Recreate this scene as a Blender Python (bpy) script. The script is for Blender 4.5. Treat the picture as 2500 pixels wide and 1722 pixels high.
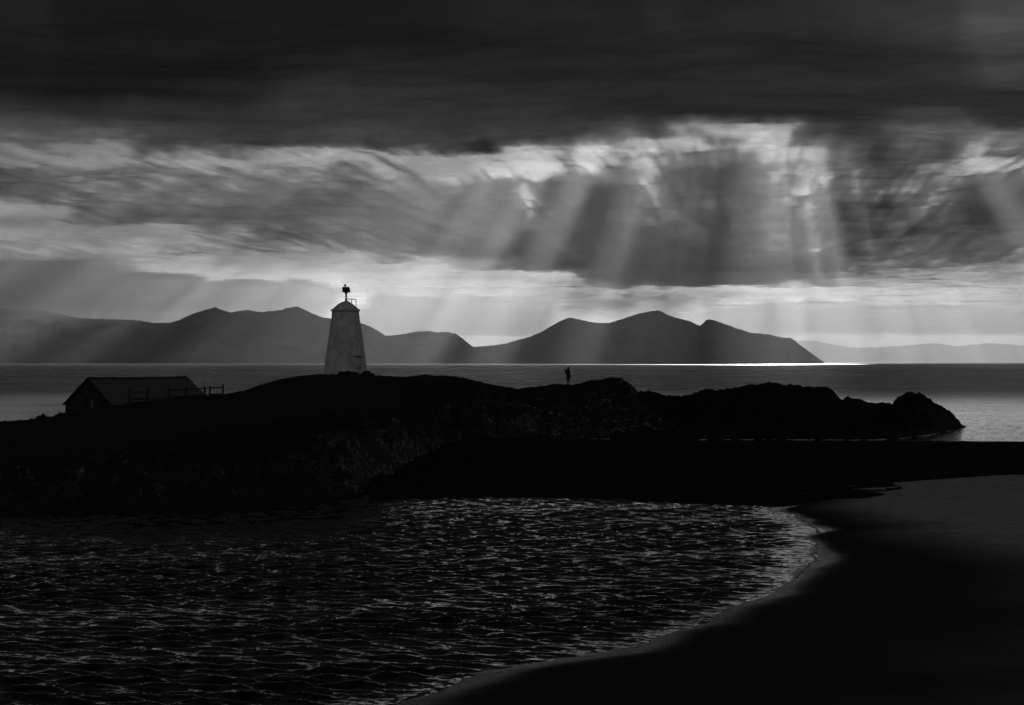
import bpy, bmesh, math, random
import numpy as np
from mathutils import Vector, Matrix

for o in list(bpy.data.objects): bpy.data.objects.remove(o)
scene = bpy.context.scene
col = scene.collection
R = math.radians
random.seed(7)

# ------------------------------------------------------------------ camera
H = 7.0            # eye height above the water, metres
F = 4515.0         # focal length in pixels of the 2500 px wide photograph (65 mm lens)
CX, HY = 1250.0, 885.5   # image centre column, row of the horizon
cam = bpy.data.cameras.new('camera')
cam.lens = 65.0; cam.sensor_width = 36.0
cam.shift_y = (HY - 861.0) / 2500.0
cam.clip_start = 0.5; cam.clip_end = 200000.0
co = bpy.data.objects.new('camera', cam); col.objects.link(co)
co.location = (0, 0, H); co.rotation_euler = (R(90), 0, 0)
scene.camera = co

# ------------------------------------------------------------------ sun and sky
SUN = Vector((0.135, 1.0, 0.2957)).normalized()          # direction towards the sun
SUN_EL = math.asin(SUN.z); SUN_AZ = math.atan2(SUN.x, SUN.y)
ls = bpy.data.lights.new('sun', 'SUN')
ls.energy = 5.0; ls.angle = R(0.53); ls.color = (1, 1, 1)   # a black and white photograph
lo = bpy.data.objects.new('sun', ls); col.objects.link(lo)
lo.rotation_euler = (-SUN).to_track_quat('-Z', 'Y').to_euler()
lo.location = (2000, 20000, 8000)

class NT:
    """small helper to write node trees"""
    def __init__(s, tree): s.t = tree; tree.nodes.clear()
    def n(s, typ, **kw):
        nd = s.t.nodes.new(typ)
        for k, v in kw.items():
            if k == 'i':
                for a, b in v.items():
                    sk = nd.inputs[a]
                    if hasattr(b, 'is_output') or isinstance(b, bpy.types.NodeSocket): s.t.links.new(b, sk)
                    else: sk.default_value = b
            else: setattr(nd, k, v)
        return nd
    def m(s, op, a, b=None, c=None, clamp=False):
        i = {0: a}
        if b is not None: i[1] = b
        if c is not None: i[2] = c
        return s.n('ShaderNodeMath', operation=op, use_clamp=clamp, i=i).outputs[0]
    def rng(s, v, a, b, c, d, smooth=True):
        return s.n('ShaderNodeMapRange', interpolation_type='SMOOTHSTEP' if smooth else 'LINEAR',
                   i={0: v, 1: a, 2: b, 3: c, 4: d}).outputs[0]
    def noise(s, vec, scale, detail=4.0, rough=0.55, dist=0.0):
        return s.n('ShaderNodeTexNoise', i={'Vector': vec, 'Scale': scale, 'Detail': detail,
                   'Roughness': rough, 'Distortion': dist}).outputs['Fac']
    def scale(s, vec, v):
        return s.n('ShaderNodeVectorMath', operation='MULTIPLY', i={0: vec, 1: v}).outputs[0]
    def ramp(s, v, stops):
        nd = s.n('ShaderNodeValToRGB'); e = nd.color_ramp.elements
        while len(e) < len(stops): e.new(0.5)
        for el, (p, g) in zip(e, stops): el.position = p; el.color = (g, g, g, 1)
        s.t.links.new(v, nd.inputs[0]); return nd.outputs[0]

w = bpy.data.worlds.new('World'); scene.world = w; w.use_nodes = True
T = NT(w.node_tree)
sky = T.n('ShaderNodeTexSky', sky_type='NISHITA', sun_disc=False, sun_elevation=SUN_EL,
          sun_rotation=SUN_AZ, altitude=10.0, air_density=1.0, dust_density=1.6, ozone_density=1.0)
bw = T.n('ShaderNodeRGBToBW', i={0: sky.outputs[0]}).outputs[0]
d = T.n('ShaderNodeTexCoord').outputs['Generated']
sx = T.n('ShaderNodeSeparateXYZ', i={0: d})
az = T.m('ARCTAN2', sx.outputs[0], sx.outputs[1])
el = sx.outputs[2]
v1 = T.n('ShaderNodeCombineXYZ', i={0: T.m('MULTIPLY', az, 9.0), 1: T.m('MULTIPLY', el, 75.0), 2: 0.3}).outputs[0]
v2 = T.n('ShaderNodeCombineXYZ', i={0: T.m('MULTIPLY', az, 34.0), 1: T.m('MULTIPLY', el, 130.0), 2: 1.7}).outputs[0]
n1 = T.noise(v1, 1.0, 7.0, 0.56, 0.4)
n2 = T.noise(v2, 1.0, 8.0, 0.6, 0.6)
cl = T.m('ADD', T.m('MULTIPLY', n1, 0.62), T.m('MULTIPLY', n2, 0.38))
fac = T.rng(cl, 0.36, 0.62, 0.62, 1.18)
lum = T.m('MULTIPLY', T.m('MULTIPLY', bw, fac), T.rng(el, 0.04, 0.085, 0.50, 0.38))
bg = T.n('ShaderNodeBackground', i={0: lum, 1: 0.05})
T.t.links.new(bg.outputs[0], T.n('ShaderNodeOutputWorld').inputs[0])

scene.view_settings.view_transform = 'Standard'
scene.view_settings.look = 'None'
scene.view_settings.gamma = 1.0
scene.view_settings.use_curve_mapping = False
scene.view_settings.exposure = 0.0
cy = scene.cycles
cy.max_bounces = 5; cy.diffuse_bounces = 2; cy.glossy_bounces = 3; cy.transmission_bounces = 3
cy.volume_bounces = 0; cy.transparent_max_bounces = 8
cy.caustics_reflective = False; cy.caustics_refractive = False
cy.use_denoising = True
cy.use_adaptive_sampling = False

# ------------------------------------------------------------------ noise and mesh helpers
_rng = np.random.default_rng(11)
_perm = _rng.permutation(512).astype(np.int64)
_ga = _rng.random(512) * 2 * np.pi
_gx, _gy = np.cos(_ga), np.sin(_ga)
def perlin(x, y):
    x = np.asarray(x, float); y = np.asarray(y, float)
    xi = np.floor(x).astype(np.int64); yi = np.floor(y).astype(np.int64)
    xf = x - xi; yf = y - yi
    u = xf**3 * (xf * (xf * 6 - 15) + 10); v = yf**3 * (yf * (yf * 6 - 15) + 10)
    def g(ix, iy, fx, fy):
        h = _perm[(_perm[ix & 511] + iy) & 511]
        return _gx[h] * fx + _gy[h] * fy
    a = g(xi, yi, xf, yf); b = g(xi + 1, yi, xf - 1, yf)
    c = g(xi, yi + 1, xf, yf - 1); e = g(xi + 1, yi + 1, xf - 1, yf - 1)
    return (a + u * (b - a)) * (1 - v) + (c + u * (e - c)) * v
def fbm(x, y, o=5, gain=0.5, lac=2.03):
    s = 0; a = 1.0; f = 1.0
    for k in range(o):
        s = s + a * perlin(x * f + 17.3 * k, y * f - 9.1 * k); a *= gain; f *= lac
    return s
def ridged(x, y, o=5, gain=0.5):
    s = 0; a = 1.0; f = 1.0
    for k in range(o):
        s = s + a * (1 - 2 * np.abs(perlin(x * f + 5.7 * k, y * f + 3.3 * k)) - 0.5); a *= gain; f *= 2.07
    return s
def sstep(a, b, x):
    t = np.clip((x - a) / (b - a), 0, 1); return t * t * (3 - 2 * t)
def lerp_table(tab, x, k):
    t = np.array(tab, float); return np.interp(x, t[:, 0], t[:, k])

def put(o, parent=None):
    col.objects.link(o)
    if parent is not None: o.parent = parent
    return o
def tag(o, label=None, cat=None, group=None, kind=None):
    if label: o['label'] = label
    if cat: o['category'] = cat
    if group: o['group'] = group
    if kind: o['kind'] = kind
    return o
def empty(name, loc=(0, 0, 0), rz=0.0):
    o = bpy.data.objects.new(name, None); o.location = loc; o.rotation_euler = (0, 0, rz)
    o.empty_display_size = 0.3
    return put(o)
def grid_mesh(name, P, mat, smooth=True, wrap=False, parent=None):
    """P: (rows, cols, 3) array of points -> one quad grid object"""
    r, c = P.shape[:2]
    idx = np.arange(r * c).reshape(r, c)
    if wrap: idx = np.concatenate([idx, idx[:, :1]], 1)
    q = np.stack([idx[:-1, :-1], idx[:-1, 1:], idx[1:, 1:], idx[1:, :-1]], -1).reshape(-1, 4)
    me = bpy.data.meshes.new(name)
    me.vertices.add(r * c); me.vertices.foreach_set('co', P.reshape(-1).astype(np.float32))
    me.loops.add(q.size); me.loops.foreach_set('vertex_index', q.reshape(-1).astype(np.int32))
    me.polygons.add(len(q))
    me.polygons.foreach_set('loop_start', np.arange(0, q.size, 4, dtype=np.int32))
    me.polygons.foreach_set('loop_total', np.full(len(q), 4, dtype=np.int32))
    me.polygons.foreach_set('use_smooth', np.full(len(q), smooth, dtype=bool))
    me.update(); me.validate()
    me.materials.append(mat)
    return put(bpy.data.objects.new(name, me), parent)
def bm_obj(name, bm, mat, parent=None, smooth=False):
    me = bpy.data.meshes.new(name)
    bmesh.ops.recalc_face_normals(bm, faces=bm.faces)
    bm.to_mesh(me); bm.free()
    if smooth:
        for p in me.polygons: p.use_smooth = True
    me.materials.append(mat)
    return put(bpy.data.objects.new(name, me), parent)
def box(bm, c, s, rot=None, bevel=0.0):
    g = bmesh.ops.create_cube(bm, size=1.0)
    M = Matrix.Translation(c) @ (rot.to_4x4() if rot is not None else Matrix.Identity(4)) @ Matrix.Diagonal((*s, 1))
    bmesh.ops.transform(bm, matrix=M, verts=g['verts'])
    if bevel:
        es = list({e for v in g['verts'] for e in v.link_edges})
        bmesh.ops.bevel(bm, geom=es, offset=bevel, segments=1, affect='EDGES')
def tube(bm, pts, rad, seg=8):
    """round bar along a list of points, radius may vary"""
    pts = [Vector(p) for p in pts]
    if not isinstance(rad, (list, tuple)): rad = [rad] * len(pts)
    rings = []
    for k, p in enumerate(pts):
        dvec = (pts[min(k + 1, len(pts) - 1)] - pts[max(k - 1, 0)]).normalized()
        a = dvec.orthogonal().normalized(); b = dvec.cross(a)
        rings.append([bm.verts.new(p + (a * math.cos(2 * math.pi * j / seg) + b * math.sin(2 * math.pi * j / seg)) * rad[k]) for j in range(seg)])
    for r0, r1 in zip(rings, rings[1:]):
        for j in range(seg): bm.faces.new((r0[j], r0[(j + 1) % seg], r1[(j + 1) % seg], r1[j]))
    bm.faces.new(rings[0][::-1]); bm.faces.new(rings[-1])
def lathe(bm, prof, seg=48):
    rings = []
    for r, z in prof:
        rings.append([bm.verts.new((r * math.cos(2 * math.pi * j / seg), r * math.sin(2 * math.pi * j / seg), z)) for j in range(seg)])
    for r0, r1 in zip(rings, rings[1:]):
        for j in range(seg): bm.faces.new((r0[j], r0[(j + 1) % seg], r1[(j + 1) % seg], r1[j]))
    bm.faces.new(rings[0][::-1]); bm.faces.new(rings[-1])
    return rings

# ------------------------------------------------------------------ materials (all neutral grey)
def mat(name):
    m = bpy.data.materials.new(name); m.use_nodes = True
    return m, NT(m.node_tree)
def finish(t, shader, vol=None):
    o = t.n('ShaderNodeOutputMaterial')
    if shader is not None: t.t.links.new(shader, o.inputs[0])
    if vol is not None: t.t.links.new(vol, o.inputs[1])
def simple(name, g, rough=0.8, var=0.3, scale=6.0, bump=0.0, spec=0.3, metal=0.0):
    m, t = mat(name)
    p = t.n('ShaderNodeTexCoord').outputs['Object']
    n = t.noise(p, scale, 6.0, 0.6)
    c = t.rng(n, 0.3, 0.7, g * (1 - var), g * (1 + var), False)
    b = t.n('ShaderNodeBsdfPrincipled', i={'Base Color': t.n('ShaderNodeCombineColor', i={0: c, 1: c, 2: c}).outputs[0],
            'Roughness': rough, 'Specular IOR Level': spec, 'Metallic': metal})
    if bump:
        bp = t.n('ShaderNodeBump', i={'Strength': bump, 'Distance': 0.02, 'Height': n})
        t.t.links.new(bp.outputs[0], b.inputs['Normal'])
    finish(t, b.outputs[0]); return m
def grey(t, c): return t.n('ShaderNodeCombineColor', i={0: c, 1: c, 2: c}).outputs[0]

def terrain_mat(name, grass, rock, lichen, lich_amt, bscale):
    m, t = mat(name)
    p = t.n('ShaderNodeTexCoord').outputs['Object']
    nz = t.n('ShaderNodeSeparateXYZ', i={0: t.n('ShaderNodeNewGeometry').outputs['Normal']}).outputs[2]
    n1 = t.noise(p, 0.35, 6, 0.6); n2 = t.noise(p, 2.6, 8, 0.65); n3 = t.noise(p, 9.0, 6, 0.65)
    steep = t.rng(t.m('ADD', nz, t.m('MULTIPLY', t.m('SUBTRACT', n1, 0.5), 0.5)), 0.62, 0.86, 1.0, 0.0)
    g = t.rng(n2, 0.3, 0.7, grass * 0.5, grass * 1.5)
    r = t.rng(n3, 0.3, 0.7, rock * 0.45, rock * 1.5)
    lm = t.m('MULTIPLY', t.rng(n1, 0.44, 0.58, 0, 1), t.rng(t.noise(p, 4.2, 6, 0.7), 0.52, 0.60, 0, lich_amt))
    r2 = t.n('ShaderNodeMix', data_type='FLOAT', i={0: lm, 2: r, 3: lichen}).outputs[0]
    c = t.n('ShaderNodeMix', data_type='FLOAT', i={0: steep, 2: g, 3: r2}).outputs[0]
    h = t.m('ADD', n2, t.m('MULTIPLY', n3, 0.5))
    bp = t.n('ShaderNodeBump', i={'Strength': 0.9, 'Distance': bscale, 'Height': h})
    b = t.n('ShaderNodeBsdfPrincipled', i={'Base Color': grey(t, c), 'Roughness': 0.95, 'Specular IOR Level': 0.05, 'Normal': bp.outputs[0]})
    finish(t, b.outputs[0]); return m

M = {}
M['hill'] = terrain_mat('turf_and_rock', 0.018, 0.034, 0.27, 1.0, 0.12)
M['rock'] = terrain_mat('dark_rock', 0.014, 0.022, 0.14, 0.35, 0.15)
M['bank'] = terrain_mat('dark_shingle', 0.012, 0.018, 0.10, 0.5, 0.10)
M['mountain'] = simple('far_heath', 0.06, 0.95, 0.8, 0.0022, 0.0, 0.0)
M['stone'] = simple('wall_stone', 0.03, 0.95, 0.5, 3.0, 0.6, 0.05)
M['slate'] = simple('roof_slate', 0.095, 0.6, 0.35, 7.0, 0.3, 0.3)
M['wood'] = simple('weathered_wood', 0.035, 0.9, 0.4, 9.0, 0.4, 0.05)
M['metal'] = simple('dark_metal', 0.03, 0.6, 0.2, 8.0, 0.0, 0.3)
M['galv'] = simple('galvanised_steel', 0.16, 0.55, 0.3, 8.0, 0.0, 0.3)
M['panel'] = simple('panel_back', 0.012, 0.5, 0.2, 8.0, 0.0, 0.3)
M['cloth'] = simple('dark_cloth', 0.02, 0.95, 0.3, 12.0, 0.2, 0.02)
M['skin'] = simple('skin', 0.10, 0.7, 0.15, 12.0, 0.0, 0.1)
M['phone'] = simple('phone_case', 0.015, 0.4, 0.1, 12.0, 0.0, 0.3)
M['foam'] = simple('foam', 0.45, 0.9, 0.5, 4.0, 0.2, 0.1)
M['grass'] = simple('dry_grass', 0.03, 0.95, 0.4, 3.0, 0.0, 0.02)

def whitewash():
    m, t = mat('whitewash')
    p = t.n('ShaderNodeTexCoord').outputs['Object']
    n1 = t.noise(p, 1.1, 7, 0.65); n2 = t.noise(t.scale(p, (1, 1, 1.6)), 4.0, 7, 0.7); n3 = t.noise(t.scale(p, (1, 1, 0.35)), 3.0, 6, 0.6)
    vo = t.n('ShaderNodeTexVoronoi', feature='DISTANCE_TO_EDGE', i={'Vector': t.n('ShaderNodeVectorMath', operation='ADD', i={0: t.scale(p, (1, 1, 1.7)), 1: t.n('ShaderNodeTexNoise', i={'Vector': p, 'Scale': 3.0}).outputs['Color']}).outputs[0], 'Scale': 2.6}).outputs['Distance']
    base = t.rng(n1, 0.3, 0.7, 0.64, 0.88)
    spots = t.rng(n2, 0.57, 0.69, 0.0, 0.62)
    streak = t.rng(n3, 0.5, 0.72, 0.0, 0.30)
    low = t.rng(t.n('ShaderNodeSeparateXYZ', i={0: p}).outputs[2], 0.0, 0.5, 0.35, 0.0)
    k = t.m('MAXIMUM', t.m('MAXIMUM', spots, streak), low)
    c = t.n('ShaderNodeMix', data_type='FLOAT', i={0: k, 2: base, 3: 0.16}).outputs[0]
    h = t.m('ADD', t.m('MULTIPLY', t.rng(vo, 0.0, 0.22, 0.0, 1.0), 0.7), n2)
    bp = t.n('ShaderNodeBump', i={'Strength': 1.0, 'Distance': 0.13, 'Height': h})
    b = t.n('ShaderNodeBsdfPrincipled', i={'Base Color': grey(t, c), 'Roughness': 0.9, 'Specular IOR Level': 0.15, 'Normal': bp.outputs[0]})
    finish(t, b.outputs[0]); return m
M['white'] = whitewash()

def water():
    """dark water whose small waves tilt the surface; slopes come straight from noise so they hold to the horizon"""
    m, t = mat('sea_water')
    p = t.n('ShaderNodeTexCoord').outputs['Object']
    rot = t.n('ShaderNodeVectorRotate', rotation_type='Z_AXIS', i={'Vector': p, 'Angle': R(20)}).outputs[0]
    def slopes(vec, sc, detail, amp):
        c = t.n('ShaderNodeTexNoise', i={'Vector': vec, 'Scale': sc, 'Detail': detail, 'Roughness': 0.55, 'Distortion': 0.3}).outputs['Color']
        c = t.n('ShaderNodeVectorMath', operation='SUBTRACT', i={0: c, 1: (0.5, 0.5, 0.5)}).outputs[0]
        return t.scale(c, (amp * 0.55, amp, 0.0))
    add = lambda a, b: t.n('ShaderNodeVectorMath', operation='ADD', i={0: a, 1: b}).outputs[0]
    s1 = slopes(t.scale(p, (0.7, 0.95, 1)), 6.5, 3, WAVE[0])
    s2 = slopes(t.scale(rot, (0.4, 1.0, 1)), 2.2, 3, WAVE[1])
    gust = t.rng(t.noise(t.scale(rot, (0.02, 0.075, 1)), 1.0, 4, 0.55), 0.32, 0.66, 0.55, 1.2)
    # the open sea beyond the headland is choppier than the sheltered bay
    yy = t.n('ShaderNodeSeparateXYZ', i={0: p}).outputs[1]
    open_ = t.rng(yy, 170.0, 560.0, 0.0, 1.0)
    g2 = t.rng(t.noise(t.scale(p, (0.0012, 0.004, 1)), 1.0, 4, 0.6), 0.35, 0.65, 0.96, 1.04)
    sl = t.n('ShaderNodeVectorMath', operation='SCALE', i={0: add(s1, s2), 'Scale': t.m('MULTIPLY', gust, t.rng(open_, 0, 1, 1.0, 1.7))}).outputs[0]
    rgh = t.m('MULTIPLY', t.rng(open_, 0, 1, 0.04, 0.275), g2)
    N = t.n('ShaderNodeVectorMath', operation='NORMALIZE', i={0: add(t.n('ShaderNodeNewGeometry').outputs['Normal'], sl)}).outputs[0]
    b = t.n('ShaderNodeBsdfPrincipled', i={'Base Color': (0.004, 0.004, 0.004, 1), 'Roughness': rgh, 'IOR': 1.33, 'Normal': N})
    finish(t, b.outputs[0]); return m
WAVE = (0.55, 0.30)
M['water'] = water()

def sand():
    m, t = mat('wet_vignette_sand')
    p = t.n('ShaderNodeTexCoord').outputs['Object']
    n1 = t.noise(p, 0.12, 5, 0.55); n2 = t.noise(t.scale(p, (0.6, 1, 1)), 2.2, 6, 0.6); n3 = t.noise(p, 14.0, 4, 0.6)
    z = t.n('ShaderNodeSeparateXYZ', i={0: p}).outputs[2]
    wet_vignette = t.rng(t.m('ADD', z, t.m('MULTIPLY', t.m('SUBTRACT', n1, 0.5), 0.12)), 0.09, 0.36, 1.0, 0.0)
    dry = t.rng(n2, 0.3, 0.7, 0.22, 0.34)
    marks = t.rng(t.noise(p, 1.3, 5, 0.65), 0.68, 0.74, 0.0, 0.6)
    c = t.n('ShaderNodeMix', data_type='FLOAT', i={0: wet_vignette, 2: dry, 3: 0.02}).outputs[0]  # low sand: real wetness plus vignette darkening painted into the colour
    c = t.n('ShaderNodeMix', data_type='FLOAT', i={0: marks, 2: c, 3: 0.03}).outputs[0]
    bp = t.n('ShaderNodeBump', i={'Strength': 0.6, 'Distance': 0.03, 'Height': t.m('ADD', n2, t.m('MULTIPLY', n3, 0.3))})
    film = t.rng(t.m('ADD', z, t.m('MULTIPLY', t.m('SUBTRACT', n1, 0.5), 0.10)), 0.0, 0.075, 1.0, 0.0)
    b = t.n('ShaderNodeBsdfPrincipled', i={'Base Color': grey(t, c), 'Roughness': t.rng(film, 0, 1, 0.9, 0.25), 'Specular IOR Level': t.rng(film, 0, 1, 0.04, 0.12), 'Normal': bp.outputs[0]})
    finish(t, b.outputs[0]); return m
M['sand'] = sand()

def cloud():
    """a cloud layer: thin cloud passes light and sky, thick cloud only diffuses a little sunlight through"""
    m, t = mat('cloud_layer')
    p = t.n('ShaderNodeTexCoord').outputs['Object']
    th = t.n('ShaderNodeAttribute', attribute_name='thickness').outputs['Fac']
    n = t.noise(t.scale(p, (1 / 420., 1 / 800., 1 / 420.)), 1.0, 10, 0.62, 0.5)
    fine = t.rng(th, 0.4, 2.2, 1.15, 0.55)
    D = t.m('MAXIMUM', t.m('ADD', th, t.m('MULTIPLY', t.m('SUBTRACT', n, 0.5), fine)), 0.0)
    tr = t.m('POWER', 2.71828, t.m('MULTIPLY', D, -1.0))
    a = t.rng(D, 0.0, 1.15, 0.0, 1.0)
    tl = t.n('ShaderNodeBsdfTranslucent', i={0: grey(t, tr)})
    mx = t.n('ShaderNodeMixShader', i={0: a, 1: t.n('ShaderNodeBsdfTransparent').outputs[0], 2: tl.outputs[0]})
    finish(t, mx.outputs[0]); return m
M['cloud'] = cloud()

# ------------------------------------------------------------------ cloud deck
ZC = 1300.0
def pix_of(X, Y):   # where a point of the deck stands in the photograph (for reading its thickness off the photo)
    Yp = np.maximum(Y, 1.0)
    return CX + F * X / Yp, HY - (ZC - H) * F / Yp
CX_TAB = [83, 250, 400, 550, 700, 850, 1000, 1150, 1230, 1300, 1400, 1500, 1600, 1700, 1800, 1900, 1980, 2080, 2180, 2300, 2417]
D_TAB = {
 83: [3.53, 4.2, 4.2, 4.2, 4.2, 4.2, 3.95, 3.77, 3.62, 3.59, 3.5, 3.49, 3.14, 3.27, 3.23, 3.23, 3.14, 2.81, 2.63, 2.48, 1.97],
 150: [3.61, 4.2, 4.2, 4.2, 3.6, 3.36, 3.17, 3.35, 3.36, 3.34, 3.35, 3.19, 3.22, 2.95, 3.03, 3.1, 3.03, 3.14, 3.05, 2.79, 2.25],
 220: [3.58, 4.2, 3.79, 3.41, 2.58, 2.51, 2.73, 2.7, 2.79, 2.97, 3.0, 3.0, 3.0, 3.0, 3.0, 3.0, 3.0, 3.0, 3.0, 3.0, 3.0],
 290: [2.43, 2.77, 2.95, 2.56, 2.44, 2.46, 2.67, 2.79, 2.58, 2.6, 3.0, 3.0, 3.0, 3.0, 3.0, 3.0, 3.0, 2.72, 2.2, 2.33, 3.0],
 330: [1.48, 1.56, 2.18, 2.41, 2.32, 1.99, 1.94, 2.36, 2.16, 2.27, 2.2, 1.63, 2.02, 0.63, 0.59, 0.45, 2.01, 2.42, 1.42, 1.44, 1.05],
 360: [1.06, 0.34, 1.8, 1.03, 0.58, 0.37, 1.04, 2.99, 0.3, 0.3, 0.09, 0.72, 0.35, 0.27, 1.14, 0.41, 0.92, 1.68, 1.44, 1.78, 0.77],
 385: [0.54, 0.0, 0.47, 0.35, 0.2, 0.0, 0.0, 0.29, 0.0, 0.3, 0.3, 1.18, 0.92, 1.15, 1.25, 0.21, 0.29, 1.23, 1.91, 1.16, 0.41],
 420: [2.13, 0.98, 0.67, 0.96, 1.07, 1.0, 0.0, 0.08, 0.0, 0.3, 0.29, 1.34, 0.86, 3.0, 3.0, 0.42, 0.82, 1.15, 1.61, 0.92, 0.36],
 470: [2.28, 0.91, 1.22, 1.06, 1.6, 2.04, 1.9, 1.9, 4.19, 0.66, 3.0, 3.0, 0.42, 2.12, 2.2, 0.97, 1.3, 1.12, 0.45, 0.98, 2.68],
 520: [0.0, 1.63, 1.71, 2.52, 1.6, 1.6, 1.9, 1.9, 3.55, 0.68, 3.0, 3.0, 1.16, 2.36, 2.2, 1.3, 1.3, 1.81, 1.59, 1.2, 3.0],
 570: [0.0, 0.0, 0.0, 1.14, 1.6, 1.6, 1.9, 1.94, 1.79, 2.32, 2.6, 3.0, 2.19, 2.2, 2.2, 1.3, 1.3, 1.93, 1.39, 1.87, 1.68],
 620: [1.08, 0.99, 0.69, 0.6, 0.77, 0.23, 1.43, 3.77, 2.5, 4.11, 2.55, 3.0, 3.0, 2.94, 2.2, 1.3, 1.3, 1.59, 0.91, 1.37, 1.37],
 650: [4.2, 2.19, 0.33, 0.0, 0.0, 0.0, 0.0, 0.88, 1.18, 3.99, 2.99, 3.0, 3.0, 2.98, 3.0, 3.0, 3.0, 1.03, 1.09, 0.86, 0.72],
 680: [4.2, 4.2, 3.88, 0.43, 0.0, 0.0, 0.17, 0.16, 0.0, 0.0, 0.39, 2.86, 3.0, 2.3, 1.49, 1.49, 1.01, 0.75, 0.73, 0.73, 0.49],
 710: [4.2, 4.2, 4.2, 4.2, 2.79, 0.44, 0.68, 0.24, 0.21, 0.55, 0.65, 0.56, 0.39, 0.0, 0.03, 0.0, 0.0, 0.24, 0.37, 0.44, 0.4],
 740: [4.2, 4.2, 4.2, 4.2, 4.2, 0.0, 4.2, 2.7, 1.7, 1.25, 0.93, 0.92, 0.86, 0.78, 0.31, 0.62, 0.91, 0.7, 0.43, 0.32, 0.83],
 770: [1.93, 1.57, 1.4, 1.27, 1.02, 0.9, 4.2, 4.2, 4.08, 1.8, 0.0, 0.0, 0.6, 0.7, 1.4, 1.31, 1.34, 1.58, 1.42, 2.21, 2.3],
}
def level(px, py):
    """cloud thickness by direction, softly interpolated"""
    ys = np.array(sorted(D_TAB)); A = np.array([D_TAB[k] for k in ys], float)
    xs = np.array(CX_TAB, float)
    fx = np.interp(px, xs, np.arange(len(xs))); fy = np.interp(py, ys, np.arange(len(ys)))
    ix = np.clip(np.floor(fx).astype(int), 0, len(xs) - 2); iy = np.clip(np.floor(fy).astype(int), 0, len(ys) - 2)
    tx = fx - ix; ty = fy - iy; tx = tx * tx * (3 - 2 * tx); ty = ty * ty * (3 - 2 * ty)
    return (A[iy, ix] * (1 - tx) + A[iy, ix + 1] * tx) * (1 - ty) + (A[iy + 1, ix] * (1 - tx) + A[iy + 1, ix + 1] * tx) * ty
def cloud_deck():
    rows = np.concatenate([[-60000, -30000, -16000], np.linspace(-8000, 20, 24), np.linspace(40, 828, 360)])
    rad = (ZC - H) * F / (HY - rows)
    rad[:3] = [30, 300, 600]
    azf = np.arctan(np.linspace(-0.34, 0.34, 640))
    azb = np.linspace(azf[-1], 2 * np.pi + azf[0], 92)[1:-1]
    a = np.concatenate([azf, azb])
    Rr, Aa = np.meshgrid(rad, a, indexing='ij')
    # rows run straight across in front, circular elsewhere
    front = np.cos(np.clip(Aa, -0.34, 0.34))
    Rr = np.where((np.abs(Aa) < 0.345), Rr / front, Rr / math.cos(0.33))
    X = Rr * np.sin(Aa); Y = Rr * np.cos(Aa)
    px, py = pix_of(X, np.where(Y > 50, Y, 50))
    wx = fbm(px / 260, py / 110, 4) * 62 + fbm(px / 60, py / 34, 3) * 14
    wy = fbm(px / 240 + 40, py / 120 + 9, 4) * 18 + fbm(px / 60 + 7, py / 30, 3) * 6
    D = level(px + wx, py + wy)
    infr = sstep(3200, 6500, Y) * (1 - sstep(0.34, 0.52, np.abs(X) / np.maximum(Y, 1)))
    gen = 3.7 + 0.5 * fbm(X / 6000, Y / 6000, 4)
    far = sstep(-300, 1700, np.maximum(-Y, 0) + np.maximum(np.abs(X) - 1500, 0) * 0.6) * (1 - infr)
    gen = gen - 2.85 * far  # unseen cloud behind and beside the view, thinned to light the tower front
    D = D * infr + gen * (1 - infr)
    D = D + (0.40 - 0.22 * sstep(1950, 2080, px)) * fbm(px / 75 + 3, py / 48, 5) * infr * sstep(250, 380, py) * np.clip(D, 0.35, 1.0)
    D = D + 0.30 * fbm(X / 1700 + 3, Y / 2600, 5) * np.clip(D / 1.2, 0.25, 1)
    D = D + 0.75 * fbm((X - 0.135 * Y) / 260 + 30, Y / 2600, 3) * sstep(9500, 11500, Y) * (1 - sstep(19000, 26000, Y)) * infr * (1 - sstep(1.8, 2.6, D))
    D = D + 1.5 * (0.3 + 0.7 * sstep(760, 950, px)) * np.clip(fbm((X - 0.135 * Y) / 230 + 71, Y / 4200, 3), 0, 1) * sstep(10300, 11300, Y) * (1 - sstep(17000, 24000, Y)) * infr
    D = np.clip(D, 0, 3.9) * (1 - sstep(800, 828, py) * (Y > 50))
    Z = ZC + (60 * fbm(X / 2600, Y / 2600, 3) + (16 + 18 * sstep(9500, 12500, Y)) * fbm(X / 700, Y / 900 + 5, 4)) * sstep(0, 4000, np.hypot(X, Y))
    o = grid_mesh('cloud_deck', np.stack([X, Y, Z], -1), M['cloud'], wrap=True)
    at = o.data.attributes.new('thickness', 'FLOAT', 'POINT')
    at.data.foreach_set('value', D.reshape(-1).astype(np.float32))
    tag(o, kind='structure')
cloud_deck()

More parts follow.
